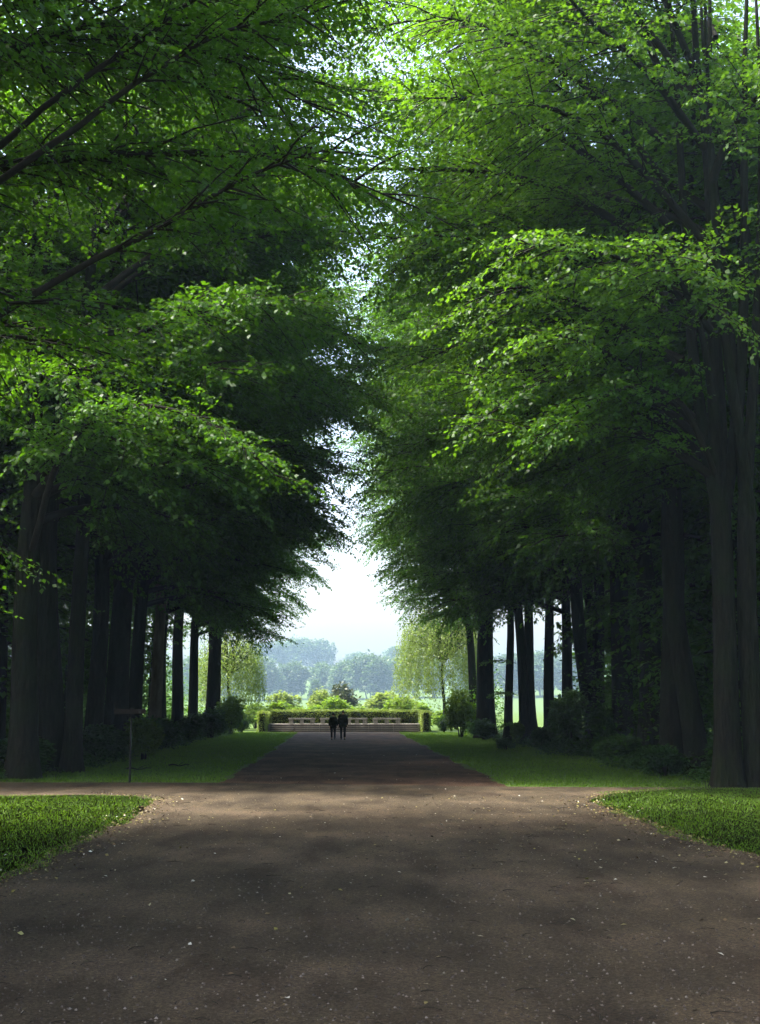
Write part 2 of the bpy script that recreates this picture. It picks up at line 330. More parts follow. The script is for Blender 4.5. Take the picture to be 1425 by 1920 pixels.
def bough(tree, path, r0, start, n_side, leafL, seed, leaf='leaf', side_len=2.4, dens=1.0):
    """one long overhanging bough of a tree, given in world coordinates, with its own leaves"""
    r = np.random.default_rng(seed); P = np.array(path, float); u = np.linspace(0, 1, len(P)); t = np.linspace(0, 1, 18)
    pts = np.c_[[np.interp(t, u, P[:, q]) for q in range(3)]].T
    for _ in range(2): pts[1:-1] = (pts[:-2] + 2 * pts[1:-1] + pts[2:]) / 4
    pts[1:] += np.cumsum(r.normal(0, 0.03, (17, 3)), 0)
    bt = Tubes(); bt.add(pts, r0 * (1 - t) ** 0.8 + 0.012, 8)
    d = np.gradient(pts, axis=0); az = np.arctan2(d[:, 1], d[:, 0]); el = np.arctan2(d[:, 2], np.hypot(d[:, 0], d[:, 1]))
    ts = np.sort(r.uniform(start, 1, n_side)); ts[-2:] = 1.0
    S0 = np.c_[[np.interp(ts, t, pts[:, q]) for q in range(3)]].T
    sg = np.where(np.arange(n_side) % 2 == 0, 1, -1) * r.uniform(0.45, 1.25, n_side); sg[-1] = 0
    SL = side_len * (1.15 - 0.6 * ts) * r.uniform(0.5, 1.15, n_side)
    V, tint = sprays(r, bt, S0, np.interp(ts, t, az) + sg, 0.4 * np.interp(ts, t, el) + r.normal(0.0, 0.2, n_side), SL, r.normal(0.05, 0.1, n_side), dens, leafL)
    inv = tree.matrix_world.inverted()
    b = link('bough', bt.mesh('long_bough'), M['twig'], tree); b.matrix_parent_inverse = inv
    f = link('bough_leaves', quads_mesh('long_bough_leaves', V, tint), M[leaf], b)
    return b

def beech(seed, H=27.0, n_limb=36, reach=10.5, leafL=0.155, dens=1.0, r0=0.48, low=5.2, forks=3, fork_h=9.0, name='beech', back=0.6, az_bias=0.66):
    r = np.random.default_rng(seed)
    # trunk
    z = np.array([0, 0.15, 0.4, 0.8, 1.4, 2.2, 3.4, 4.8, 6.4, 8.0, fork_h])
    z = z[z <= fork_h]
    wx, wy = r.normal(0, 0.16, 2); px, py = r.uniform(0, 6.28, 2)
    tp = np.c_[wx * np.sin(z * 0.45 + px) - wx * np.sin(px), wy * np.sin(z * 0.4 + py) - wy * np.sin(py), z]
    rad = r0 * (1 - 0.030 * z) * (1 + 0.45 * np.exp(-z / 0.5))
    tt = Tubes(); tt.add(tp, rad, 18, 0.10, seed)
    top = tp[-1]; rt = rad[-1]
    leaders = []
    for i in range(forks):
        az = 6.283 * i / forks + r.uniform(-0.5, 0.5); k = 12; LH = (H - fork_h) * r.uniform(0.86, 1.0)
        t = np.linspace(0, 1, k); spread = r.uniform(1.2, 2.6)
        off = spread * (1 - np.exp(-2.2 * t))
        base = top - np.array([0, 0, 0.6])
        pts = base + np.c_[np.cos(az) * off + 0.15 * np.sin(t * 7 + az), np.sin(az) * off + 0.15 * np.cos(t * 6 + az), t * LH]
        rr = rt * 0.66 * (1 - t) ** 0.9 + 0.02
        tt.add(pts, rr, 9); leaders.append((pts, rr))
    trunk = tt.mesh(name + '_trunk')
    bt = Tubes()
    S0, SA, SE, SL, ST = [], [], [], [], []
    for i in range(n_limb):
        u = (i + r.uniform(0, 1)) / n_limb
        h = low + (H * 0.93 - low) * u ** 1.08
        if r.uniform() < az_bias: az = r.normal(0, 0.72)
        else: az = r.uniform(-np.pi, np.pi)
        face = 0.5 + 0.5 * math.cos(az)
        if h < fork_h:
            st = np.array([np.interp(h, z, tp[:, 0]), np.interp(h, z, tp[:, 1]), h]); r_st = 0.13
        else:
            best = max(leaders, key=lambda l: np.cos(az) * l[0][5, 0] + np.sin(az) * l[0][5, 1] + r.uniform(0, 1.5))
            pz = best[0][:, 2]; hh = min(h, pz[-1])
            st = np.array([np.interp(hh, pz, best[0][:, 0]), np.interp(hh, pz, best[0][:, 1]), hh]); r_st = min(0.11, 0.8 * np.interp(hh, pz, best[1]))
        v = (h - low) / (H - low)
        Lm = reach * np.interp(v, [0, 0.12, 0.35, 0.6, 1.0], [0.58, 0.72, 1.0, 0.98, 0.42]) * (back + (1 - back) * face) * r.uniform(0.75, 1.06)
        e0 = R(r.uniform(14, 44) + 32 * v); e1 = R(r.uniform(-44, -8) + 34 * v)
        k = 14; t = np.linspace(0, 1, k); el = e0 + (e1 - e0) * t ** 1.35 + 0.16 * np.sin(t * 8 + i * 1.7) * t
        azs = az + r.normal(0, 0.25) * t + 0.08 * np.sin(t * 9 + i)
        ds = Lm / (k - 1)
        stp = np.c_[np.cos(el) * np.cos(azs), np.cos(el) * np.sin(azs), np.sin(el)] * ds
        pts = st + np.r_[np.zeros((1, 3)), np.cumsum(stp[:-1], 0)]
        bt.add(pts, r_st * (1 - t) ** 0.8 + 0.012, 6)
        m = max(6, int(Lm * 4.6 * dens ** 0.5))
        ts = r.uniform(0.14, 1.0, m); ts = np.sort(ts); ts[-2:] = 1.0
        p0 = np.c_[[np.interp(ts, t, pts[:, q]) for q in range(3)]].T
        az_s = np.interp(ts, t, azs); el_s = np.interp(ts, t, el)
        sg = np.where(np.arange(m) % 2 == 0, 1, -1) * r.uniform(0.5, 1.2, m); sg[-1] = 0; sg[-2] *= 0.4
        S0.append(p0); SA.append(az_s + sg); SE.append(0.35 * el_s + r.normal(0.02, 0.24, m))
        SL.append((1.0 + 2.4 * (1 - np.abs(ts - 0.5) * 1.15)) * r.uniform(0.6, 1.15, m)); ST.append(np.full(m, r.uniform(-0.14, 0.14)) + r.normal(0, 0.10, m))
    S0, SA, SE, SL, ST = np.concatenate(S0), np.concatenate(SA), np.concatenate(SE), np.concatenate(SL), np.concatenate(ST)
    V, tint = sprays(r, bt, S0, SA, SE, SL, ST, dens, leafL)
    return trunk, bt.mesh(name + '_boughs'), quads_mesh(name + '_crown', V, tint)

VAR = [beech(101, 27, 37, 10.6, forks=3, low=7.4), beech(102, 26, 36, 11.2, forks=2, fork_h=8.0, r0=0.42, low=7.6), beech(103, 28, 38, 10.4, forks=3, fork_h=11.0, low=8.4),
       beech(104, 25, 36, 10.8, forks=2, fork_h=10.0, r0=0.40, low=7.0), beech(105, 27, 37, 10.4, forks=3, fork_h=8.0, low=8.4)]
BACKV = beech(110, 25, 46, 7.5, leafL=0.24, dens=0.8, low=2.2, forks=2, r0=0.34, back=0.9, az_bias=0.15)
BACKS = beech(111, 24, 30, 5.5, leafL=0.24, dens=0.7, low=8.5, forks=2, r0=0.36, fork_h=11.0, back=0.9, az_bias=0.15)
HERO_L = beech(120, 24, 38, 11.6, leafL=0.09, dens=1.0, low=5.2, r0=0.5)
HERO_R = beech(121, 27, 48, 11.0, leafL=0.13, dens=0.93, low=8.0, forks=4, fork_h=7.6, r0=0.56)

def place_tree(var, x, y, side, label, group=None, s=1.0, tk=1.0, rz=0.0, lean=(0, 0), name='beech_tree', leaf='leaf', bark='bark', stem=None):
    """side -1: left row (faces +x); side +1: right row (faces -x)"""
    o = empty(name, (x, y, -0.05))
    o.rotation_euler = (R(lean[1]), R(lean[0]), (0 if side < 0 else math.pi) + rz); o.scale = (s * ((0.90 if y > 84 else 0.99 if y > 65 else 1.06) if side < 0 else (0.87 if y > 84 else 0.94 if y > 65 else 1.0)), s * (0.62 if y > 98 else 1.0), s)
    tr = link('trunk', var[0], None, o); tr.scale = (tk, tk, 1)
    if not var[0].materials: var[0].materials.append(M['bark'])
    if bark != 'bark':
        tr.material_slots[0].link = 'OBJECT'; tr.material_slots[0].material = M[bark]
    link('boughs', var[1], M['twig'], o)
    if not var[2].materials: var[2].materials.append(M['leaf'])
    cr = link('crown', var[2], None, o)
    if leaf != 'leaf':
        cr.material_slots[0].link = 'OBJECT'; cr.material_slots[0].material = M[leaf]
    if stem:
        dx, dy, k, v2 = stem
        st = link('stem', VAR[v2][0], M['bark'], o); st.location = (dx, dy, 0); st.scale = (k, k, 0.95); st.rotation_euler = (0, R(1.0), 1.3)
    tag(o, label, 'tree', group)
    return o

GL, GR = 'beeches of the left avenue row', 'beeches of the right avenue row'
left = [  # x, y, variant, scale, trunk thickness, rz, lean, stem, bark, label
    (-9.1, 39.4, 0, 1.0, 0.82, 0.35, (1, 0), None, 'bark', 'first beech of the left row, nearest the gravel crossing'),
    (-9.3, 44.0, 2, 1.0, 0.85, -0.2, (0, 0), (0.9, -0.5, 0.7, 3), 'bark', 'twin-stemmed beech, second in the left row'),
    (-10.0, 55.0, 1, 1.0, 0.85, 0.25, (0, 1), None, 'bark', 'slim straight dark beech, third in the left row'),
    (-10.0, 61.0, 4, 1.0, 1.1, -0.1, (1, 0), None, 'bark', 'broad dark beech, fourth in the left row'),
    (-10.2, 66.5, 3, 1.0, 0.95, 0.2, (4, 0), None, 'bark', 'leaning dark beech left of the tan-lit trunk'),
    (-9.75, 71.0, 1, 0.97, 0.85, -0.3, (3, 0), None, 'bark_sunlit', 'beech with pale tan lit bark behind the big verge bush'),
    (-10.5, 79.0, 0, 1.0, 0.95, 0.35, (1.5, 0), None, 'bark', 'dark upright beech just right of the tan-lit trunk'),
    (-10.6, 88.0, 2, 0.96, 1.0, 0.0, (2.5, 0), None, 'bark', 'greyish leaning beech, eighth in the left row'),
    (-10.4, 95.5, 3, 1.0, 1.0, -0.2, (2, 0), None, 'bark', 'ninth beech of the left row, half hidden by neighbours'),
    (-9.7, 103.0, 4, 0.93, 1.5, 0.2, (1, 0), None, 'bark', 'thick dark beech at the far end of the left row'),
]
for x, y, v, s, tk, rz, ln, stem, bk, lab in left:
    place_tree(VAR[v], x, y, -1, lab, GL, s, tk, rz, ln, stem=stem, bark=bk)
right = [
    (10.4, 42.0, 2, 1.0, 0.82, -0.2, (0, 0), (-0.7, 0.5, 0.85, 1), 'bark', 'second beech of the right row with two close stems'),
    (11.6, 50.5, 0, 1.02, 0.95, 0.3, (0.5, 0), None, 'bark', 'third beech of the right row, tall and dark'),
    (12.0, 57.0, 4, 1.02, 1.0, -0.25, (0, 0), None, 'bark', 'fourth beech of the right row, straight dark trunk'),
    (12.4, 65.5, 1, 1.03, 0.95, 0.15, (3, 0), None, 'bark', 'leaning grey beech above the large right-hand bush'),
    (12.4, 73.0, 3, 1.02, 0.85, -0.1, (1, 0), None, 'bark', 'slender beech behind the large right-hand bush'),
    (12.4, 79.5, 2, 1.0, 0.75, 0.3, (0, 0), None, 'bark', 'grey beech on the right edge of the blue gap'),
    (10.1, 73.5, 0, 0.98, 0.70, 0.1, (3, 0), None, 'bark', 'slim leaning beech with mossy foot left of the blue gap'),
    (11.7, 82.0, 2, 0.98, 0.80, 0.4, (1.5, 0), None, 'bark', 'black slim beech standing in the blue gap'),
    (9.9, 79.0, 2, 0.98, 0.60, -0.3, (0, 0), None, 'bark', 'thin brownish beech beside the widest black trunk'),
    (9.4, 86.0, 4, 0.98, 1.5, 0.2, (0, 0), None, 'bark', 'widest black beech trunk of the far right row'),
    (10.1, 100.0, 2, 0.92, 0.9, -0.2, (5, 0), None, 'bark', 'last beech of the right row leaning over the path'),
]
for x, y, v, s, tk, rz, ln, stem, bk, lab in right:
    place_tree(VAR[v], x, y, 1, lab, GR, s, tk, rz, ln, stem=stem, bark=bk)
place_tree(HERO_R, 10.1, 35.0, 1, 'great forked beech at the right edge with yellow-green lit leaves', GR, 1.0, 0.62, -0.35, (0, 0), leaf='leaf_sunlit', stem=(-0.75, -0.2, 0.64, 4))
place_tree(HERO_L, -9.8, 19.5, -1, 'near beech with dark overhanging branches at the upper left', None, 1.0, 1.0, 0.15)
# shade trees beside and behind the photographer: their crowns reach over the near path
place_tree(HERO_L, -14.0, 11.0, -1, 'beech left of the photographer, only its crown overhead', None, 1.0, 1.0, 0.3)

# long boughs that hang out over the path
bpy.context.view_layer.update()
byl = {o.get('label'): o for o in C.objects if o.get('label')}
t1 = byl['first beech of the left row, nearest the gravel crossing']
bough(t1, [(-9.0, 39.0, 6.6), (-7.7, 35.9, 8.8), (-6.2, 34.2, 9.7), (-4.5, 33.5, 9.7), (-2.9, 33.0, 8.9), (-1.6, 32.7, 7.7)], 0.09, 0.18, 62, 0.12, 1, side_len=2.2)
t2 = byl['great forked beech at the right edge with yellow-green lit leaves']
bough(t2, [(10.0, 34.9, 8.2), (9.0, 33.6, 10.0), (7.6, 32.6, 10.1), (6.3, 32.2, 9.4), (5.2, 32.0, 8.5)], 0.07, 0.25, 40, 0.12, 2, side_len=1.7)
bough(t2, [(9.8, 35.0, 9.0), (8.2, 34.4, 10.9), (6.2, 34.0, 10.9), (4.8, 33.6, 10.2), (3.6, 33.4, 9.2)], 0.07, 0.25, 40, 0.12, 3, side_len=1.7)
t3 = byl['near beech with dark overhanging branches at the upper left']
bough(t3, [(-9.6, 18.8, 4.2), (-6.8, 18.2, 6.1), (-4.6, 18.0, 7.5), (-2.8, 18.0, 8.6), (-1.5, 18.0, 9.5), (-0.4, 18.0, 9.9)], 0.062, 0.52, 26, 0.09, 4, side_len=1.8)
bough(t3, [(-9.6, 18.9, 6.0), (-6.6, 18.2, 8.2), (-4.6, 18.0, 9.5), (-3.2, 18.0, 10.8), (-1.6, 18.0, 11.8), (-0.2, 18.1, 12.2)], 0.062, 0.55, 26, 0.09, 5, side_len=1.8)
bough(t3, [(-9.7, 19.2, 6.8), (-6.6, 18.6, 9.0), (-4.6, 18.4, 10.6), (-2.8, 18.3, 11.9), (-1.2, 18.3, 13.0)], 0.065, 0.6, 22, 0.09, 6, side_len=1.8)

# inner woodland
GW = 'shaded trees deeper in the wood'
inner_l = [(-16.5, 41), (-15.5, 50), (-17, 59), (-16, 69), (-17, 79), (-16, 88), (-23, 45), (-24, 56), (-23, 68), (-24, 82), (-31, 50), (-32, 64), (-31, 80), (-15.5, 18.5), (-15.5, 9), (-22, 14), (-16.5, 99), (-23, 97)]  # unseen ones close to the near beech are added to shade its crown
inner_r = [(17, 40), (16.5, 49), (18, 57), (17.5, 65), (16.5, 74), (18.5, 83), (21, 92), (24, 103), (24, 43), (25, 54), (25, 66), (32, 48), (33, 60), (19, 14), (20, 24)]
ords = ['first', 'second', 'third', 'fourth', 'fifth', 'sixth', 'seventh', 'eighth', 'ninth', 'tenth', 'eleventh', 'twelfth', 'thirteenth', 'fourteenth', 'fifteenth', 'sixteenth', 'seventeenth', 'eighteenth']
rr = random.Random(3)
for lst, side, nm in ((inner_l, -1, 'left'), (inner_r, 1, 'right')):
    for i, (x, y) in enumerate(lst):
        place_tree(BACKV, x, y, side, 'shaded woodland tree among dark trunks behind the %s row' % nm, GW + ', ' + nm, rr.uniform(0.9, 1.12), rr.uniform(0.8, 1.2), rr.uniform(-3, 3), name='woodland_tree')

for side, nm, pts in ((-1, 'left', [(-12.6 - (i * 37 % 10) * 0.16, 41.5 + i * 5.2) for i in range(12)]), (1, 'right', [(13.6 + (i * 53 % 10) * 0.18, 39.0 + i * 4.6) for i in range(9)])):
    for i, (x, y) in enumerate(pts):
        place_tree(BACKS, x, y, side, 'slim dark trunk in the second rank behind the %s avenue row' % nm, 'second rank of trunks, ' + nm, rr.uniform(0.92, 1.08), rr.uniform(0.75, 1.25), rr.uniform(-3, 3), (rr.uniform(-2, 2), rr.uniform(-2, 2)), name='woodland_tree')

# ---------------------------------------------------------------- shrubs and undergrowth
def blob(seed, rx, ry, h, n, leafL, lobes=9, stems=5, z0=0.0, name='shrub', point=0.0, flat=0.35):
    r = np.random.default_rng(seed)
    u = r.uniform(0, 6.283, lobes); q = np.sqrt(r.uniform(0.0, 1, lobes)); hz = r.uniform(0.30, 0.80, lobes)
    hz[0] = 0.80; q[0] = 0.1
    shrink = 1 - point * hz
    cen = np.c_[np.cos(u) * q * rx * 0.62 * shrink, np.sin(u) * q * ry * 0.62 * shrink, z0 + hz * (h - z0)]
    lr = r.uniform(0.26, 0.46, lobes) * (1 - point * 0.4 * hz)
    tb = Tubes()
    for k in range(min(stems, lobes)):
        t = np.linspace(0, 1, 5)[:, None]; b = np.array([cen[k, 0] * 0.25, cen[k, 1] * 0.25, 0.0])
        tb.add(b + (cen[k] - b) * t + np.c_[np.zeros(5), np.zeros(5), np.sin(t[:, 0] * 3.14) * 0.12 * h], (0.018 + 0.012 * h) * (1 - t[:, 0] * 0.75), 5)
    pick = r.choice(lobes, n, p=(lr ** 2) / (lr ** 2).sum())
    d = r.normal(0, 1, (n, 3)); d /= np.linalg.norm(d, axis=1, keepdims=True)
    rad = np.array([rx, ry, (h - z0) * 0.62]) * lr[pick][:, None]
    lump = 1 + 0.22 * np.sin(d[:, 0] * 7 + pick) * np.sin(d[:, 1] * 6 + 2 * pick) + 0.12 * np.sin(d[:, 2] * 13 + pick)
    P = cen[pick] + d * rad * (r.uniform(0.45, 1.06, n) ** 0.6 * lump)[:, None]
    keep = P[:, 2] > 0.03; P, d = P[keep], d[keep]; n = len(P)
    az = np.arctan2(d[:, 1], d[:, 0]) + r.normal(0, 0.8, n); el = d[:, 2] * flat + r.normal(-0.1, 0.35, n)
    A = np.c_[np.cos(az) * np.cos(el), np.sin(az) * np.cos(el), np.sin(el)]
    V = leaves(P, A, leafL, leafL * 0.6, r, 0.5)
    tint = 0.42 + 0.16 * np.sin(pick[keep] * 2.4) + r.normal(0, 0.17, n)
    return tb.mesh(name + '_stems'), quads_mesh(name + '_foliage', V, tint)

SH = [blob(201, 1.0, 1.0, 1.5, 4200, 0.15), blob(202, 1.1, 1.0, 1.9, 4600, 0.16, 11), blob(203, 0.9, 0.9, 1.3, 3800, 0.14, 8)]
def shrub(var, x, y, label, group=None, s=(1, 1, 1), rz=0.0, m='shrub', name='shrub', parts=('stems', 'foliage'), cat='shrub', z=0.0):
    o = empty(name, (x, y, z), rz); o.scale = s
    st = link(parts[0], var[0], None, o)
    if not var[0].materials: var[0].materials.append(M['twig'])
    if not var[1].materials: var[1].materials.append(M[m])
    f = link(parts[1], var[1], None, o); f.material_slots[0].link = 'OBJECT'; f.material_slots[0].material = M[m]
    return tag(o, label, cat, group)

GB = 'bushes under the avenue trees'
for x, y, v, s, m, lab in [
    (-7.6, 52.5, 0, (1.0, 1.0, 1.05), 'shrub_bright', 'leafy lit green bush on the left verge beside the tan-lit trunk'),  # its sunlight is put into the colour by the brighter shrub leaf
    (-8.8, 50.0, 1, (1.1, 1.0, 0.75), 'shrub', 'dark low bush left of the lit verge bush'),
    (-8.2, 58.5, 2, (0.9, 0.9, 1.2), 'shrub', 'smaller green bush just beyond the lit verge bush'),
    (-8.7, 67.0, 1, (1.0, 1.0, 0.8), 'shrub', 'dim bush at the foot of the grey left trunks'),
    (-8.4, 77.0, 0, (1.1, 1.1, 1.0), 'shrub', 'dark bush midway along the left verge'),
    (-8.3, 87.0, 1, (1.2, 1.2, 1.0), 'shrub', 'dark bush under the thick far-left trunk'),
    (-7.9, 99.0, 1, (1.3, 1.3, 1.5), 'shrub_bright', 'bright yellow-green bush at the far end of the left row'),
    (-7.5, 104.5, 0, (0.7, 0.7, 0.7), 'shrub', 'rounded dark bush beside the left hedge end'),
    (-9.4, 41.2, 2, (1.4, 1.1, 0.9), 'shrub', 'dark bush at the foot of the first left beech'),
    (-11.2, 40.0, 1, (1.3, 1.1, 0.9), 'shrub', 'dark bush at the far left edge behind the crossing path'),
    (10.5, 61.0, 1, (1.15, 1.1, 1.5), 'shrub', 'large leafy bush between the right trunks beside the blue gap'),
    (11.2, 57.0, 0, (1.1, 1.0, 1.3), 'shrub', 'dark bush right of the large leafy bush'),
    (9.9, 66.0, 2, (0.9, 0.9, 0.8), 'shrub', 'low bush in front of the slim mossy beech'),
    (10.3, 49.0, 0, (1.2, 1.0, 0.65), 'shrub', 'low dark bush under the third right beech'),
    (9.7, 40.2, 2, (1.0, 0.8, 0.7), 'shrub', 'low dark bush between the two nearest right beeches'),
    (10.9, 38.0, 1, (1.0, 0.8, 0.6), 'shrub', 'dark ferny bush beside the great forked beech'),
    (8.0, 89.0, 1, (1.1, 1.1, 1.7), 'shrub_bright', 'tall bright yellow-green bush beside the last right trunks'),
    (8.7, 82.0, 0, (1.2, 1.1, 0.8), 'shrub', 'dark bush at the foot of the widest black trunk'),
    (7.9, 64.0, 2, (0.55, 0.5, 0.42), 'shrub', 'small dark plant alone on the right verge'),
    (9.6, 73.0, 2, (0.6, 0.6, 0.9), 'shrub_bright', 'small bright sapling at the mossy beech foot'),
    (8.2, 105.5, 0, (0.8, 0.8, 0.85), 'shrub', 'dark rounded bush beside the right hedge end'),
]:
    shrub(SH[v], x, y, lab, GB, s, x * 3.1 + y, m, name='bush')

def thicket(name, pts, h, n, leafL, label, seed, m='shrub', hpow=1.0, cat='undergrowth'):
    r = np.random.default_rng(seed)
    c = r.choice(len(pts), n); P0 = np.array([p[:3] for p in pts])[c]
    ang = r.uniform(0, 6.283, n); q = np.sqrt(r.uniform(0, 1, n)) * P0[:, 2]
    x, y = P0[:, 0] + np.cos(ang) * q, P0[:, 1] + np.sin(ang) * q
    hh = h * (0.55 + 0.45 * np.sin(x * 2.1 + np.sin(y * 1.3) * 2) * np.sin(y * 1.7 + x)) * (1 - (q / P0[:, 2]) ** 3 * 0.6)
    z = 0.03 + hh * r.uniform(0, 1, n) ** hpow
    az = r.uniform(0, 6.283, n); el = r.normal(0.0, 0.4, n)
    V = leaves(np.c_[x, y, z], np.c_[np.cos(az) * np.cos(el), np.sin(az) * np.cos(el), np.sin(el)], leafL, leafL * 0.55, r, 0.5)
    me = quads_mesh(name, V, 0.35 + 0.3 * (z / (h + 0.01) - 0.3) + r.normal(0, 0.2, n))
    return tag(link(name, me, M[m]), label, cat, kind='stuff')
rp = np.random.default_rng(8)
lp = [(-9.6 + rp.normal(0, 0.5), y, 1.1) for y in np.arange(38.9, 108, 0.9)] + [(rp.uniform(-19, -10), rp.uniform(38.6, 105), 1.6) for _ in range(60)]
rp_ = [(10.9 + rp.normal(0, 0.5), y, 1.1) for y in np.arange(36.4, 92, 0.9)] + [(rp.uniform(11, 21), rp.uniform(36, 74), 1.6) for _ in range(44)]
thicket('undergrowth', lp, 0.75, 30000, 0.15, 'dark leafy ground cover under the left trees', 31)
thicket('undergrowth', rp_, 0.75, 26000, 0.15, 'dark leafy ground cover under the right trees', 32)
lq = [(rp.uniform(-25, -13), rp.uniform(40, 104), 2.4) for _ in range(95)]
lq += [(rp.uniform(-24, -11), rp.uniform(104, 124), 2.2) for _ in range(26)]
rq = [(10.3, 97, 1.5), (11.2, 101, 1.6), (12.0, 106, 1.6), (10.6, 104, 1.5)] + [(yy * 0.165 + 2.3 + rp.uniform(0, 10) + max(0, 55 - yy) * 0.1, yy, 2.4) for yy in rp.uniform(42, 106, 85)]
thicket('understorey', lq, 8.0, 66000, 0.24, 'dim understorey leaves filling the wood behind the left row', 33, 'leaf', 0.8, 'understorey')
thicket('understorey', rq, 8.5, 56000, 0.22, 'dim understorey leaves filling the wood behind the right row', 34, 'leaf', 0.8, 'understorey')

# low bright leafy sprays growing from the slim mossy beech
def spray(name, p, az, L_, n, label, parent_name=None):
    r = np.random.default_rng(int(p[1] * 10)); tb = Tubes(); t = np.linspace(0, 1, 6)
    pts = np.c_[np.cos(az) * L_ * t, np.sin(az) * L_ * t, 0.22 * np.sin(t * 3.0) - 0.05 * t]
    tb.add(pts, 0.022 * (1 - t) + 0.005, 5)
    s = r.uniform(0.12, 1, n); side = r.normal(0, 0.30, n) * (1.1 - s * 0.55)
    P = np.c_[np.cos(az) * L_ * s - np.sin(az) * side, np.sin(az) * L_ * s + np.cos(az) * side, 0.22 * np.sin(s * 3.0) - np.abs(side) * 0.15 + r.normal(0, 0.05, n)]
    a2 = az + np.sign(side) * r.uniform(0.3, 1.2, n); el = r.normal(-0.1, 0.25, n)
    V = leaves(P, np.c_[np.cos(a2) * np.cos(el), np.sin(a2) * np.cos(el), np.sin(el)], 0.13, 0.085, r, 0.35)
    return tb.mesh(name + '_branch'), quads_mesh(name + '_leaves', V, r.normal(0.6, 0.2, n))
for o in [q for q in C.objects if q.get('label') == 'slim leaning beech with mossy foot left of the blue gap']:
    for zz, az, L_ in ((4.55, -0.15, 2.1), (2.75, 0.2, 1.9), (1.0, -0.4, 1.1)):
        b, f = spray('low_spray', (zz, zz * 7, 0), az, L_, 330, None)
        bo = link('low_branch', b, M['twig'], o); bo.location = (0.15, -0.35, zz)
        tag(link('leaf_spray', f, M['leaf_sunlit'], bo), kind='stuff')

# ---------------------------------------------------------------- terrace, steps, benches, hedges
sheet('forecourt', wobble([(-5.9, 102.5), (-3.2, 100), (4.5, 100), (6.6, 102.5), (6.6, 107.35), (-5.9, 107.35)], 0.5, 0.1, 6), 0.016, M['gravel'])
terr = link('terrace', box_mesh('terrace', 12.6, 6.0, 0.585), M['tread']); terr.location = (0.35, 112.1, 0); tag(terr, kind='structure')
steps = tag(empty('stone_steps', (0.35, 107.5, 0)), 'low flight of wide stone steps below the benches', 'steps')
M['riser'] = solid_mat('shaded_riser_stone', [(0.3, (0.022, 0.019, 0.016)), (0.7, (0.060, 0.052, 0.044))], (1, 1, 1), 4, 0.9, 0.4, 30)  # step stone coloured darker for the shade under the tread lips
tread_me, riser_me = box_mesh('tread', 1.96, 0.56, 0.045, 0.008), box_mesh('riser', 1.94, 0.34, 0.10, 0.004)
for k in range(4):
    for j in range(6):
        st = link('tread', tread_me, M['tread'], steps); st.location = (-4.95 + j * 1.98, 0.25 + k * 0.40, 0.15 * k + 0.103)
        rs = link('riser', riser_me, M['riser'], steps); rs.location = (-4.95 + j * 1.98, 0.33 + k * 0.40, 0.15 * k + 0.002)
bench_labels = ['leftmost stone bench on the terrace, on three block supports', 'stone bench hidden behind the shorter walker', 'stone bench just right of the taller walker', 'rightmost stone bench on the terrace, on three block supports']
for (x0, x1), lab in zip([(-4.2, -2.0), (-1.62, 0.33), (0.5, 2.3), (2.7, 5.0)], bench_labels):
    b = tag(empty('stone_bench', ((x0 + x1) / 2, 110.6, 0.585)), lab, 'bench', 'stone benches in front of the clipped hedge')
    W_ = x1 - x0
    sl_ = link('slab', box_mesh('bench_slab', W_, 0.55, 0.13, 0.02), M['stone'], b); sl_.location = (0, 0, 0.35)
    for q in (-0.5, 0, 0.5):
        su = link('support', box_mesh('bench_support', 0.36 if q else 0.32, 0.42, 0.35, 0.015), M['stone'], b); su.location = (q * (W_ - 0.46), 0, 0)

def hedge(x0, x1, y0, y1, z0, z1, n, label, seed, wav=0.0):
    r = np.random.default_rng(seed); sx, sy, sz = x1 - x0, y1 - y0, z1 - z0
    o = empty('clipped_hedge', ((x0 + x1) / 2, (y0 + y1) / 2, z0))
    core = link('inner_twigs', box_mesh('hedge_core', sx - 0.2, sy - 0.2, sz - 0.12), M['twig'], o)
    ar = np.array([sx * sz, sx * sz, sy * sz, sy * sz, sx * sy]); f = r.choice(5, n, p=ar / ar.sum())
    u = r.uniform(-0.5, 0.5, n); v = r.uniform(0, 1, n)
    bump = 0.035 * np.sin(u * sx * 3.1 + seed) + 0.03 * np.sin(v * 6 + u * 9)
    P = np.zeros((n, 3)); Nn = np.zeros((n, 3))
    for k, (ax, sg) in enumerate([(1, -1), (1, 1), (0, -1), (0, 1)]):
        m = f == k; oth = 1 - ax
        P[m, ax] = sg * ((sy if ax else sx) / 2 + bump[m]); P[m, oth] = u[m] * (sx if ax else sy); P[m, 2] = v[m] * sz; Nn[m, ax] = sg
    m = f == 4; P[m, 0] = u[m] * sx; P[m, 1] = (v[m] - 0.5) * sy; P[m, 2] = sz + bump[m] + wav * np.sin(u[m] * 14); Nn[m, 2] = 1
    P -= Nn * r.uniform(0, 0.10, n)[:, None]
    A = Nn + r.normal(0, 0.75, (n, 3)); A /= np.linalg.norm(A, axis=1, keepdims=True)
    link('foliage', quads_mesh('hedge_foliage', leaves(P, A, 0.11, 0.075, r, 0.9), 0.45 + bump * 4 + r.normal(0, 0.2, n)), M['hedge'], o)
    return tag(o, label, 'hedge', 'clipped hedge round the terrace')
hedge(-5.7, 6.4, 112.2, 113.0, 0.585, 1.68, 16000, 'long clipped hedge behind the stone benches', 1, 0.02)
hedge(-6.45, -5.85, 106.6, 113.0, 0.0, 1.55, 7000, 'left end of the clipped hedge beside the steps', 2)
hedge(6.55, 7.15, 106.6, 113.0, 0.0, 1.62, 7000, 'right end of the clipped hedge beside the steps', 3)

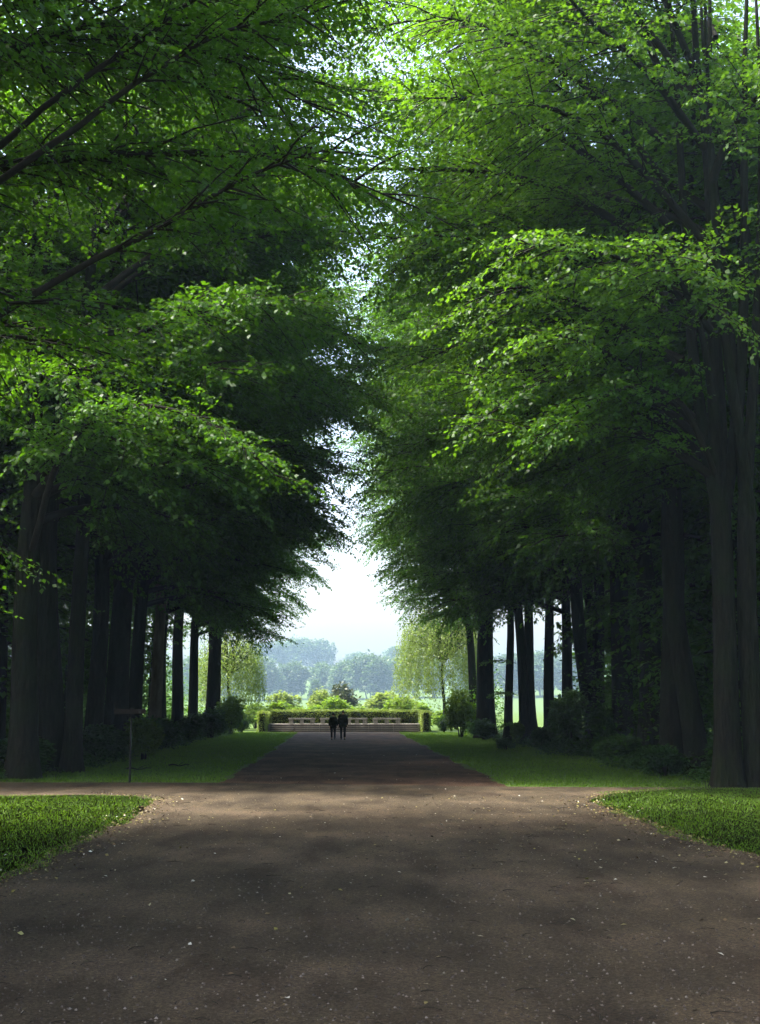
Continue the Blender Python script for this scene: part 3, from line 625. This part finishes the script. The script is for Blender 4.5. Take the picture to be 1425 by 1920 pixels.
# yellow-green shrubs beyond the hedge
SHB = [blob(211, 1.6, 1.3, 2.7, 4200, 0.26, 11), blob(212, 1.8, 1.4, 2.4, 4200, 0.26, 12), blob(213, 1.5, 1.3, 3.0, 4200, 0.26, 10)]
xs = [-9.6, -7.6, -5.7, -3.9, -2.2, -0.3, 1.5, 3.4, 5.2, 7.2, 9.3, 11.6]
for i, x in enumerate(xs):
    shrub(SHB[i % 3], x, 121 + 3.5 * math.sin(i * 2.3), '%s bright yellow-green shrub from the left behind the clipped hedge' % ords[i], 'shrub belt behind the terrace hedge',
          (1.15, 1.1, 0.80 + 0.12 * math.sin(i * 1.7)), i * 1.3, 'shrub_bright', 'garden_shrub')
GM = 'round bushes in the middle distance'
shrub(SHB[1], 0.3, 152, 'purplish dark round bush in the centre beyond the shrubs', GM, (1.45, 1.4, 1.85), 0.4, 'far_purple', 'round_bush')
shrub(SHB[0], -2.2, 150, 'grey-green round bush left of the purplish one', GM, (1.15, 1.1, 1.35), 1.4, 'hedge', 'round_bush')
shrub(SHB[2], 4.6, 154, 'wide greyish bush right of the purplish one', GM, (1.7, 1.4, 1.15), 2.4, 'hedge', 'round_bush')
shrub(SHB[1], 8.0, 156, 'greyish bush below the weeping tree', GM, (1.5, 1.4, 1.2), 0.9, 'hedge', 'round_bush')
shrub(SHB[0], -6.5, 156, 'pale green bush beyond the shrub belt at left', GM, (1.4, 1.4, 1.25), 0.2, 'hedge', 'round_bush')

# weeping trees at the end of the avenue
def weeping(seed, H, rad_, n_str, leafL=0.17):
    r = np.random.default_rng(seed); tb = Tubes(); z = np.linspace(0, H * 0.8, 9)
    tb.add(np.c_[0.12 * np.sin(z), 0.1 * np.cos(z * 0.8) - 0.1, z], 0.17 * (1 - z / H) * (1 + 0.6 * np.exp(-z / 0.4)), 10)
    bt = Tubes(); Vs = []; tn = []
    for i in range(n_str):
        az = r.uniform(0, 6.283); q = rad_ * math.sqrt(r.uniform(0.05, 1)); top = H * (1 - 0.30 * (q / rad_) ** 2) * r.uniform(0.80, 1.02)
        if i % 4 == 0:
            t = np.linspace(0, 1, 7)
            bt.add(np.c_[np.cos(az) * q * t, np.sin(az) * q * t, H * 0.5 + (top - H * 0.5) * np.sin(t * 1.7) / math.sin(1.7)], 0.045 * (1 - t) + 0.008, 5)
        Ls = min(top - r.uniform(0.9, 3.4), r.uniform(1.6, 7.5)); k = max(6, int(Ls * 11))
        s = r.uniform(0, 1, k) * Ls
        P = np.c_[np.cos(az) * (q + 0.10 * s), np.sin(az) * (q + 0.10 * s), top - s] + r.normal(0, 0.10, (k, 3))
        a = r.uniform(0, 6.283, k); el = r.normal(-0.9, 0.3, k)
        Vs.append(leaves(P, np.c_[np.cos(a) * np.cos(el), np.sin(a) * np.cos(el), np.sin(el)], leafL, leafL * 0.5, r, 0.6)); tn.append(np.full(k, r.normal(0.5, 0.16)) + r.normal(0, 0.12, k))
    return tb.mesh('weeping_trunk'), bt.mesh('weeping_boughs'), quads_mesh('weeping_crown', np.concatenate(Vs), np.concatenate(tn))
for v, x, y, lab, s in ((weeping(301, 11.5, 3.9, 720), 8.6, 112.0, 'pale weeping tree hanging over the right end of the terrace', 1.0), (weeping(302, 9.2, 2.9, 420), -9.4, 114.5, 'pale drooping tree left of the terrace', 1.0)):
    o = empty('weeping_tree', (x, y, -0.03)); link('trunk', v[0], M['bark'], o); link('boughs', v[1], M['twig'], o); link('crown', v[2], M['willow'], o); tag(o, lab, 'tree', 'drooping trees at the end of the avenue')

# hazy forest across the meadow
def rise(x, y):
    return float(np.interp(y, [430, 520, 720, 1050, 1400], [-0.4, 0.2, 5.0, 27.0, 30.0])) + (1.2 * math.sin(x * 0.013) * min(1, max(0, (y - 520) / 200)))
bm = bmesh.new(); gx = [-660 + 33 * i for i in range(41)]; gy = [430 + 27.5 * i for i in range(36)]
grid = [[bm.verts.new((x, y, rise(x, y))) for x in gx] for y in gy]
for a in range(len(gy) - 1):
    for b in range(len(gx) - 1): bm.faces.new((grid[a][b], grid[a][b + 1], grid[a + 1][b + 1], grid[a + 1][b]))
me = bpy.data.meshes.new('hill'); bm.to_mesh(me); bm.free()
for p in me.polygons: p.use_smooth = True
tag(link('hill', me, M['turf']), kind='structure')
FT = [blob(401, 14, 13, 24, 9000, 1.7, 24, 6, 1.0, 'far_tree'), blob(402, 12, 12, 22, 8500, 1.7, 20, 6, 0.8, 'far_tree'), blob(403, 15, 14, 26, 9500, 1.8, 28, 6, 1.0, 'far_tree')]
FC = blob(404, 6.5, 6.5, 18, 5000, 1.2, 26, 3, 0.5, 'far_conifer', 0.85)
far = [  # x, y, variant, width scale, height scale, label
    (-41, 715, 0, 0.95, 1.00, 'hazy blue round tree at the left of the far forest edge'),
    (-25, 725, 1, 0.85, 0.92, 'hazy blue tree behind the small far conifer'),
    (-36, 1050, 2, 1.10, 1.12, 'tallest faint tree rising at the left of the far forest'),
    (-15, 1060, 1, 1.00, 1.20, 'faint tall tree right of the tallest hazy tree'),
    (-58, 1040, 0, 1.1, 1.05, 'faint tall tree at the far left of the skyline'),
    (-10, 740, 1, 0.80, 0.86, 'hazy tree at the dip in the far skyline'),
    (2, 720, 1, 0.85, 0.92, 'dark-sided hazy tree left of the big domed one'),
    (16, 705, 2, 0.95, 0.96, 'big domed hazy tree in the middle of the far forest'),
    (33, 725, 0, 0.90, 0.92, 'hazy tree right of the big domed one'),
    (44, 1050, 2, 0.95, 0.80, 'faint tree showing above the right of the far skyline'),
    (14, 1045, 1, 1.00, 0.72, 'faint tree behind the big domed one'),
    (50, 722, 1, 0.95, 0.92, 'hazy tree behind the weeping tree'),
    (-60, 720, 1, 1.0, 0.95, 'hazy tree behind the left drooping tree'),
    (-80, 730, 2, 1.0, 0.95, 'hazy tree screened by the left trunks'),
    (70, 725, 0, 1.0, 1.0, 'hazy tree seen left of the slim right trunks'),
    (91, 718, 2, 1.0, 0.95, 'hazy tree seen through the left slit of the right trunks'),
    (110, 730, 1, 1.05, 1.1, 'hazy tree seen in the blue gap between the right trunks'),
    (130, 725, 0, 1.05, 1.0, 'hazy tree at the right edge of the blue gap'),
]
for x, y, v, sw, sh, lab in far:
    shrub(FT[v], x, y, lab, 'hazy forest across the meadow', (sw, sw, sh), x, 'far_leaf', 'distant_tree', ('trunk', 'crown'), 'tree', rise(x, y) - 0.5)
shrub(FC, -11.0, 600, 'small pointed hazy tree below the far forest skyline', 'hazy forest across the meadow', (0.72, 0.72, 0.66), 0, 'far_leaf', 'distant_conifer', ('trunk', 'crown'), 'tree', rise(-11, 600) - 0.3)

# ---------------------------------------------------------------- signpost, sticks
o = tag(empty('signpost', (-5.76, 37.5, 0.0)), 'thin dark post with a narrow wooden board by the crossing path', 'signpost')
tb = Tubes(); zz = np.array([-0.05, 0.3, 0.9, 1.5, 1.95]); tb.add(np.c_[0 * zz, 0 * zz, zz], [0.034, 0.031, 0.027, 0.024, 0.022], 10); link('post', tb.mesh('sign_post'), M['metal'], o)
b = link('board', box_mesh('sign_board', 0.86, 0.05, 0.135, 0.012), M['wood'], o); b.location = (-0.03, -0.055, 1.86)
br = link('bracket', box_mesh('sign_bracket', 0.10, 0.03, 0.20, 0.005), M['metal'], o); br.location = (0, 0.052, 1.82)

def stick(x, y, L_, az, label, seed):
    r = np.random.default_rng(seed); t = np.linspace(0, 1, 7); tb = Tubes()
    tb.add(np.c_[np.cos(az) * L_ * (t - 0.5), np.sin(az) * L_ * (t - 0.5) + 0.04 * np.sin(t * 7), 0.05 + 0.03 * np.sin(t * 9)], 0.028 * (1 - t * 0.6), 6)
    a = az + 0.7; tb.add(np.array([0, 0, 0.06]) + np.c_[np.cos(a) * 0.3 * t, np.sin(a) * 0.3 * t, 0.10 * t], 0.012 * (1 - t * 0.6), 5)
    s = link('fallen_stick', tb.mesh('stick'), M['twig']); s.location = (x, y, 0.02); return tag(s, label, 'stick', 'fallen sticks on the grass')
stick(-6.5, 44.1, 0.8, 0.1, 'dark fallen stick on the grass behind the signpost', 1)
stick(-5.5, 46.7, 0.7, 0.35, 'fallen stick on the left verge nearer the path', 2)

# ---------------------------------------------------------------- fallen leaves and grit on the path
def litter():
    r = np.random.default_rng(77)
    x = np.r_[r.uniform(-4.5, 6, 520), r.normal(3.2, 1.5, 420), r.uniform(-4, 5.5, 300), r.normal(-3.4, 0.5, 110), r.normal(5.2, 0.45, 150)]
    y = np.r_[9 + 22 * r.uniform(0, 1, 520) ** 0.9, r.uniform(16, 32, 420), r.uniform(30, 70, 300), r.uniform(19, 31, 110), r.uniform(18, 32, 150)]
    P = np.c_[x, y, np.full(len(x), 0.022)]; az = r.uniform(0, 6.283, len(x)); el = r.normal(0.05, 0.18, len(x))
    V = leaves(P, np.c_[np.cos(az) * np.cos(el), np.sin(az) * np.cos(el), np.sin(el)], 0.050, 0.032, r, 0.35)
    tnt = r.uniform(0, 1, len(x)) ** 1.5
    k = 2600; yy = r.uniform(14, 33, k); sd = r.uniform(0, 1, k) < 0.5; off = np.abs(r.normal(0, 0.38, k)) - 0.12
    ex = np.where(sd, np.interp(yy, [14, 17, 25, 31, 33], [-4.4, -4.1, -3.95, -4.1, -6.0]) + off, np.interp(yy, [14, 20, 26, 30, 33], [6.6, 5.7, 5.5, 5.6, 7.0]) - off)
    a2 = r.uniform(0, 6.283, k); e2 = r.normal(0.1, 0.25, k)
    V2 = leaves(np.c_[ex, yy, np.full(k, 0.02)], np.c_[np.cos(a2) * np.cos(e2), np.sin(a2) * np.cos(e2), np.sin(e2)], 0.05, 0.032, r, 0.4)
    V = np.concatenate([V, V2]); tnt = np.r_[tnt, r.uniform(0, 0.72, k)]
    o = link('fallen_leaves', quads_mesh('fallen_leaves', V, tnt), M['litter']); tag(o, 'small pale and yellow fallen leaves scattered over the path', 'leaves', kind='stuff')
    # grit: little pyramids
    n = 15000; y = 8.0 + 24 * r.uniform(0, 1, n) ** 1.6; x = r.uniform(-1, 1, n) * np.clip(y * 0.36, 2, 5.2) + 0.6; s = 0.006 + 0.012 * r.uniform(0, 1, n) ** 3
    a = r.uniform(0, 6.283, n); F = []
    for k in range(3):
        a0, a1 = a + k * 2.094, a + (k + 1) * 2.094
        F.append(np.stack([np.c_[x + np.cos(a0) * s, y + np.sin(a0) * s, np.full(n, 0.012)], np.c_[x + np.cos(a1) * s, y + np.sin(a1) * s, np.full(n, 0.012)], np.c_[x, y, 0.012 + s * 0.8]], 1))
    tn = r.uniform(0, 1, n) ** 1.4
    o = link('gravel_grit', quads_mesh('grit', np.concatenate(F), np.tile(tn, 3), 3), M['pebble']); tag(o, 'loose grit and small stones on the near path', 'gravel', kind='stuff')
    # twigs and dark bits
    tb = Tubes(); t = np.linspace(0, 1, 4)
    for i in range(260):
        yy = 9 + 22 * r.uniform() ** 1.2; xx = r.uniform(-1, 1) * min(5, yy * 0.34) + 0.6; a_ = r.uniform(0, 3.14); L_ = r.uniform(0.04, 0.22)
        tb.add(np.c_[xx + np.cos(a_) * L_ * t, yy + np.sin(a_) * L_ * t + 0.02 * np.sin(t * 5), 0.020 + 0.006 * np.sin(t * 4)], 0.0045 * (1 - 0.5 * t), 4)
    o = link('twig_litter', tb.mesh('twig_litter'), M['twig']); tag(o, 'dark twig fragments lying on the near path', 'twigs', kind='stuff')
litter()

# ---------------------------------------------------------------- the two walkers
M['skin'] = solid_mat('skin', [(0.3, (0.42, 0.26, 0.19)), (0.7, (0.50, 0.32, 0.24))], nscale=8, rough=0.6)
M['hair_dark'] = solid_mat('dark_hair', [(0.3, (0.012, 0.010, 0.008)), (0.7, (0.03, 0.024, 0.018))], (6, 6, 1), 20, 0.6)
M['coat_green'] = solid_mat('dark_green_coat', [(0.3, (0.012, 0.018, 0.012)), (0.7, (0.022, 0.030, 0.018))], nscale=6, rough=0.9, bump=0.4, bscale=9)
M['coat_olive'] = solid_mat('olive_jacket', [(0.3, (0.016, 0.018, 0.009)), (0.7, (0.028, 0.032, 0.014))], nscale=6, rough=0.9, bump=0.4, bscale=9)
M['trousers'] = solid_mat('dark_trousers', [(0.3, (0.012, 0.014, 0.018)), (0.7, (0.024, 0.026, 0.032))], nscale=6, rough=0.9, bump=0.3, bscale=9)
M['shoe'] = solid_mat('dark_shoe', [(0.3, (0.010, 0.009, 0.008)), (0.7, (0.022, 0.020, 0.017))], nscale=10, rough=0.6)

def skin_obj(name, verts, edges, radii, m, parent, root=0, sub=2):
    me = bpy.data.meshes.new(name); me.from_pydata(verts, edges, [])
    o = link(name, me, m, parent)
    md = o.modifiers.new('skin', 'SKIN'); md.use_smooth_shade = True
    d = me.skin_vertices[0].data
    for i, r_ in enumerate(radii):
        d[i].radius = r_ if isinstance(r_, tuple) else (r_, r_); d[i].use_root = (i == root)
    s = o.modifiers.new('sub', 'SUBSURF'); s.levels = sub; s.render_levels = sub
    return o

def person(x, y, h, label, coat, hand_side, stride, coat_len, bulk, rz=0.0):
    """walks away (+y); hand_side: which hand (+1 right, -1 left) reaches out to the other walker"""
    k = h / 1.78; root = empty('person', (x, y, 0.0), rz); root.scale = (k, k, k)
    V = [(0, 0, 0.95), (0, 0.01, 1.12), (0, 0.0, 1.32), (0, 0.0, 1.46), (0, 0.02, 1.53), (0, 0.045, 1.62), (0, 0.05, 1.72)]
    E = [(0, 1), (1, 2), (2, 3), (3, 4), (4, 5), (5, 6)]
    Rr = [(0.16, 0.12), (0.14, 0.11), (0.17, 0.12), (0.10, 0.08), (0.055, 0.055), (0.082, 0.10), (0.060, 0.075)]
    def add(pts, rad, at):
        p = at
        for q, r_ in zip(pts, rad): V.append(q); Rr.append(r_); E.append((p, len(V) - 1)); p = len(V) - 1
        return p
    legs = {}
    for sgn in (-1, 1):
        f = stride * sgn
        hip, knee, ank = (0.095 * sgn, 0, 0.90), (0.105 * sgn, 0.12 * f + 0.05, 0.49), (0.10 * sgn, 0.30 * f, 0.085 + (0.05 if f < 0 else 0))
        toe = (0.115 * sgn, ank[1] + 0.17, 0.04)
        add([hip, knee, ank, (ank[0], ank[1] + 0.02, 0.05), toe], [0.088, 0.058, 0.040, 0.040, 0.030], 0); legs[sgn] = (hip, knee, ank, toe)
    arms = {}
    for sgn in (-1, 1):
        sh = (0.185 * sgn, 0, 1.41)
        if sgn == hand_side: el, wr, hd = (0.255 * sgn, -0.04, 1.15), (0.285 * sgn, 0.03, 0.92), (0.293 * sgn, 0.045, 0.84)
        else: el, wr, hd = (0.245 * sgn, -0.05, 1.14), (0.250 * sgn, 0.05 - 0.1 * stride, 0.90), (0.250 * sgn, 0.065 - 0.1 * stride, 0.82)
        p = add([sh, el, wr, hd], [0.060, 0.045, 0.030, (0.022, 0.038)], 3); arms[sgn] = (sh, el, wr, hd)
        for j, (dy, ln, in_) in enumerate([(-0.030, 0.060, 0.4), (-0.010, 0.075, 0.5), (0.010, 0.080, 0.5), (0.030, 0.072, 0.45)]):
            b0 = (hd[0], hd[1] + dy, hd[2] - 0.035); b1 = (hd[0] - sgn * ln * 0.25, hd[1] + dy, hd[2] - 0.035 - ln * 0.55); b2 = (hd[0] - sgn * ln * 0.6, hd[1] + dy, hd[2] - 0.035 - ln * 0.9)
            add([b0, b1, b2], [0.010, 0.009, 0.008], p)
        add([(hd[0] - sgn * 0.015, hd[1] + 0.045, hd[2] + 0.01), (hd[0] - sgn * 0.03, hd[1] + 0.058, hd[2] - 0.035)], [0.011, 0.009], p)
    body = skin_obj('body', V, E, Rr, M['skin'], root)
    # jacket: torso and sleeves
    JV = [(0, 0, 0.98), (0, 0.01, 1.12), (0, 0, 1.30), (0, 0, 1.43), (0, 0.01, 1.535), (0, 0, coat_len)]
    JE = [(0, 1), (1, 2), (2, 3), (3, 4), (0, 5)]
    JR = [(0.20 * bulk, 0.155 * bulk), (0.20 * bulk, 0.155 * bulk), (0.205 * bulk, 0.155 * bulk), (0.15 * bulk, 0.115), (0.075, 0.075), (0.205 * bulk, 0.16 * bulk)]
    for sgn in (-1, 1):
        sh, el, wr, hd = arms[sgn]; b = len(JV)
        JV += [sh, el, (wr[0], wr[1], wr[2] - 0.01)]; JE += [(3, b), (b, b + 1), (b + 1, b + 2)]; JR += [0.085 * bulk, 0.070 * bulk, 0.052]
    skin_obj('jacket', JV, JE, JR, M[coat], root)
    TV, TE, TR = [(0, 0, 0.95)], [], [(0.165, 0.13)]
    for sgn in (-1, 1):
        hip, knee, ank, toe = legs[sgn]; b = len(TV)
        TV += [hip, knee, (ank[0], ank[1], ank[2] - 0.02)]; TE += [(0, b), (b, b + 1), (b + 1, b + 2)]; TR += [0.105, 0.078, 0.062]
    skin_obj('trousers', TV, TE, TR, M['trousers'], root)
    for sgn in (-1, 1):
        hip, knee, ank, toe = legs[sgn]
        skin_obj('shoe', [(ank[0], ank[1] - 0.045, 0.045), (ank[0], ank[1] + 0.05, 0.055), toe], [(0, 1), (1, 2)], [(0.042, 0.045), (0.046, 0.048), (0.036, 0.030)], M['shoe'], root)
    # hair cap
    bm = bmesh.new(); bmesh.ops.create_uvsphere(bm, u_segments=18, v_segments=12, radius=1.0)
    for v in bm.verts:
        c = v.co; low = 1.53 if coat == 'coat_green' else 1.575
        v.co = Vector((c.x * 0.080, c.y * 0.098 + 0.044, c.z * 0.105 + 1.675)); 
        if v.co.y > 0.085: v.co.y = 0.085 + (v.co.y - 0.085) * 0.3; 
        if v.co.z < low: v.co.z = low
    me = bpy.data.meshes.new('hair'); bm.to_mesh(me); bm.free()
    for p in me.polygons: p.use_smooth = True
    link('hair', me, M['hair_dark'], root)
    return tag(root, label, 'person', 'two people walking away hand in hand')
person(-0.40, 83.2, 1.65, 'shorter walker in a dark green coat, seen from behind holding hands', 'coat_green', 1, 0.8, 0.72, 1.12)
person(0.20, 83.2, 1.80, 'taller walker in a bulky olive jacket, seen from behind holding hands', 'coat_olive', -1, -0.7, 0.80, 1.27)

# ---------------------------------------------------------------- haze
def haze():
    me = box_mesh('haze', 1420, 1540, 62, z0=-1.5)
    m, n, o = mat('haze_air')
    v = nd(n, 'ShaderNodeVolumePrincipled'); v.inputs['Color'].default_value = (0.54, 0.79, 1.0, 1); v.inputs['Density'].default_value = 0.00028; v.inputs['Anisotropy'].default_value = 0.2
    n.links.new(v.outputs[0], o.inputs['Volume'])
    ob = link('haze', me, m); ob.location = (0, 690, 0)
    tag(ob, 'pale blue summer haze in the air', 'haze', kind='stuff')
haze()
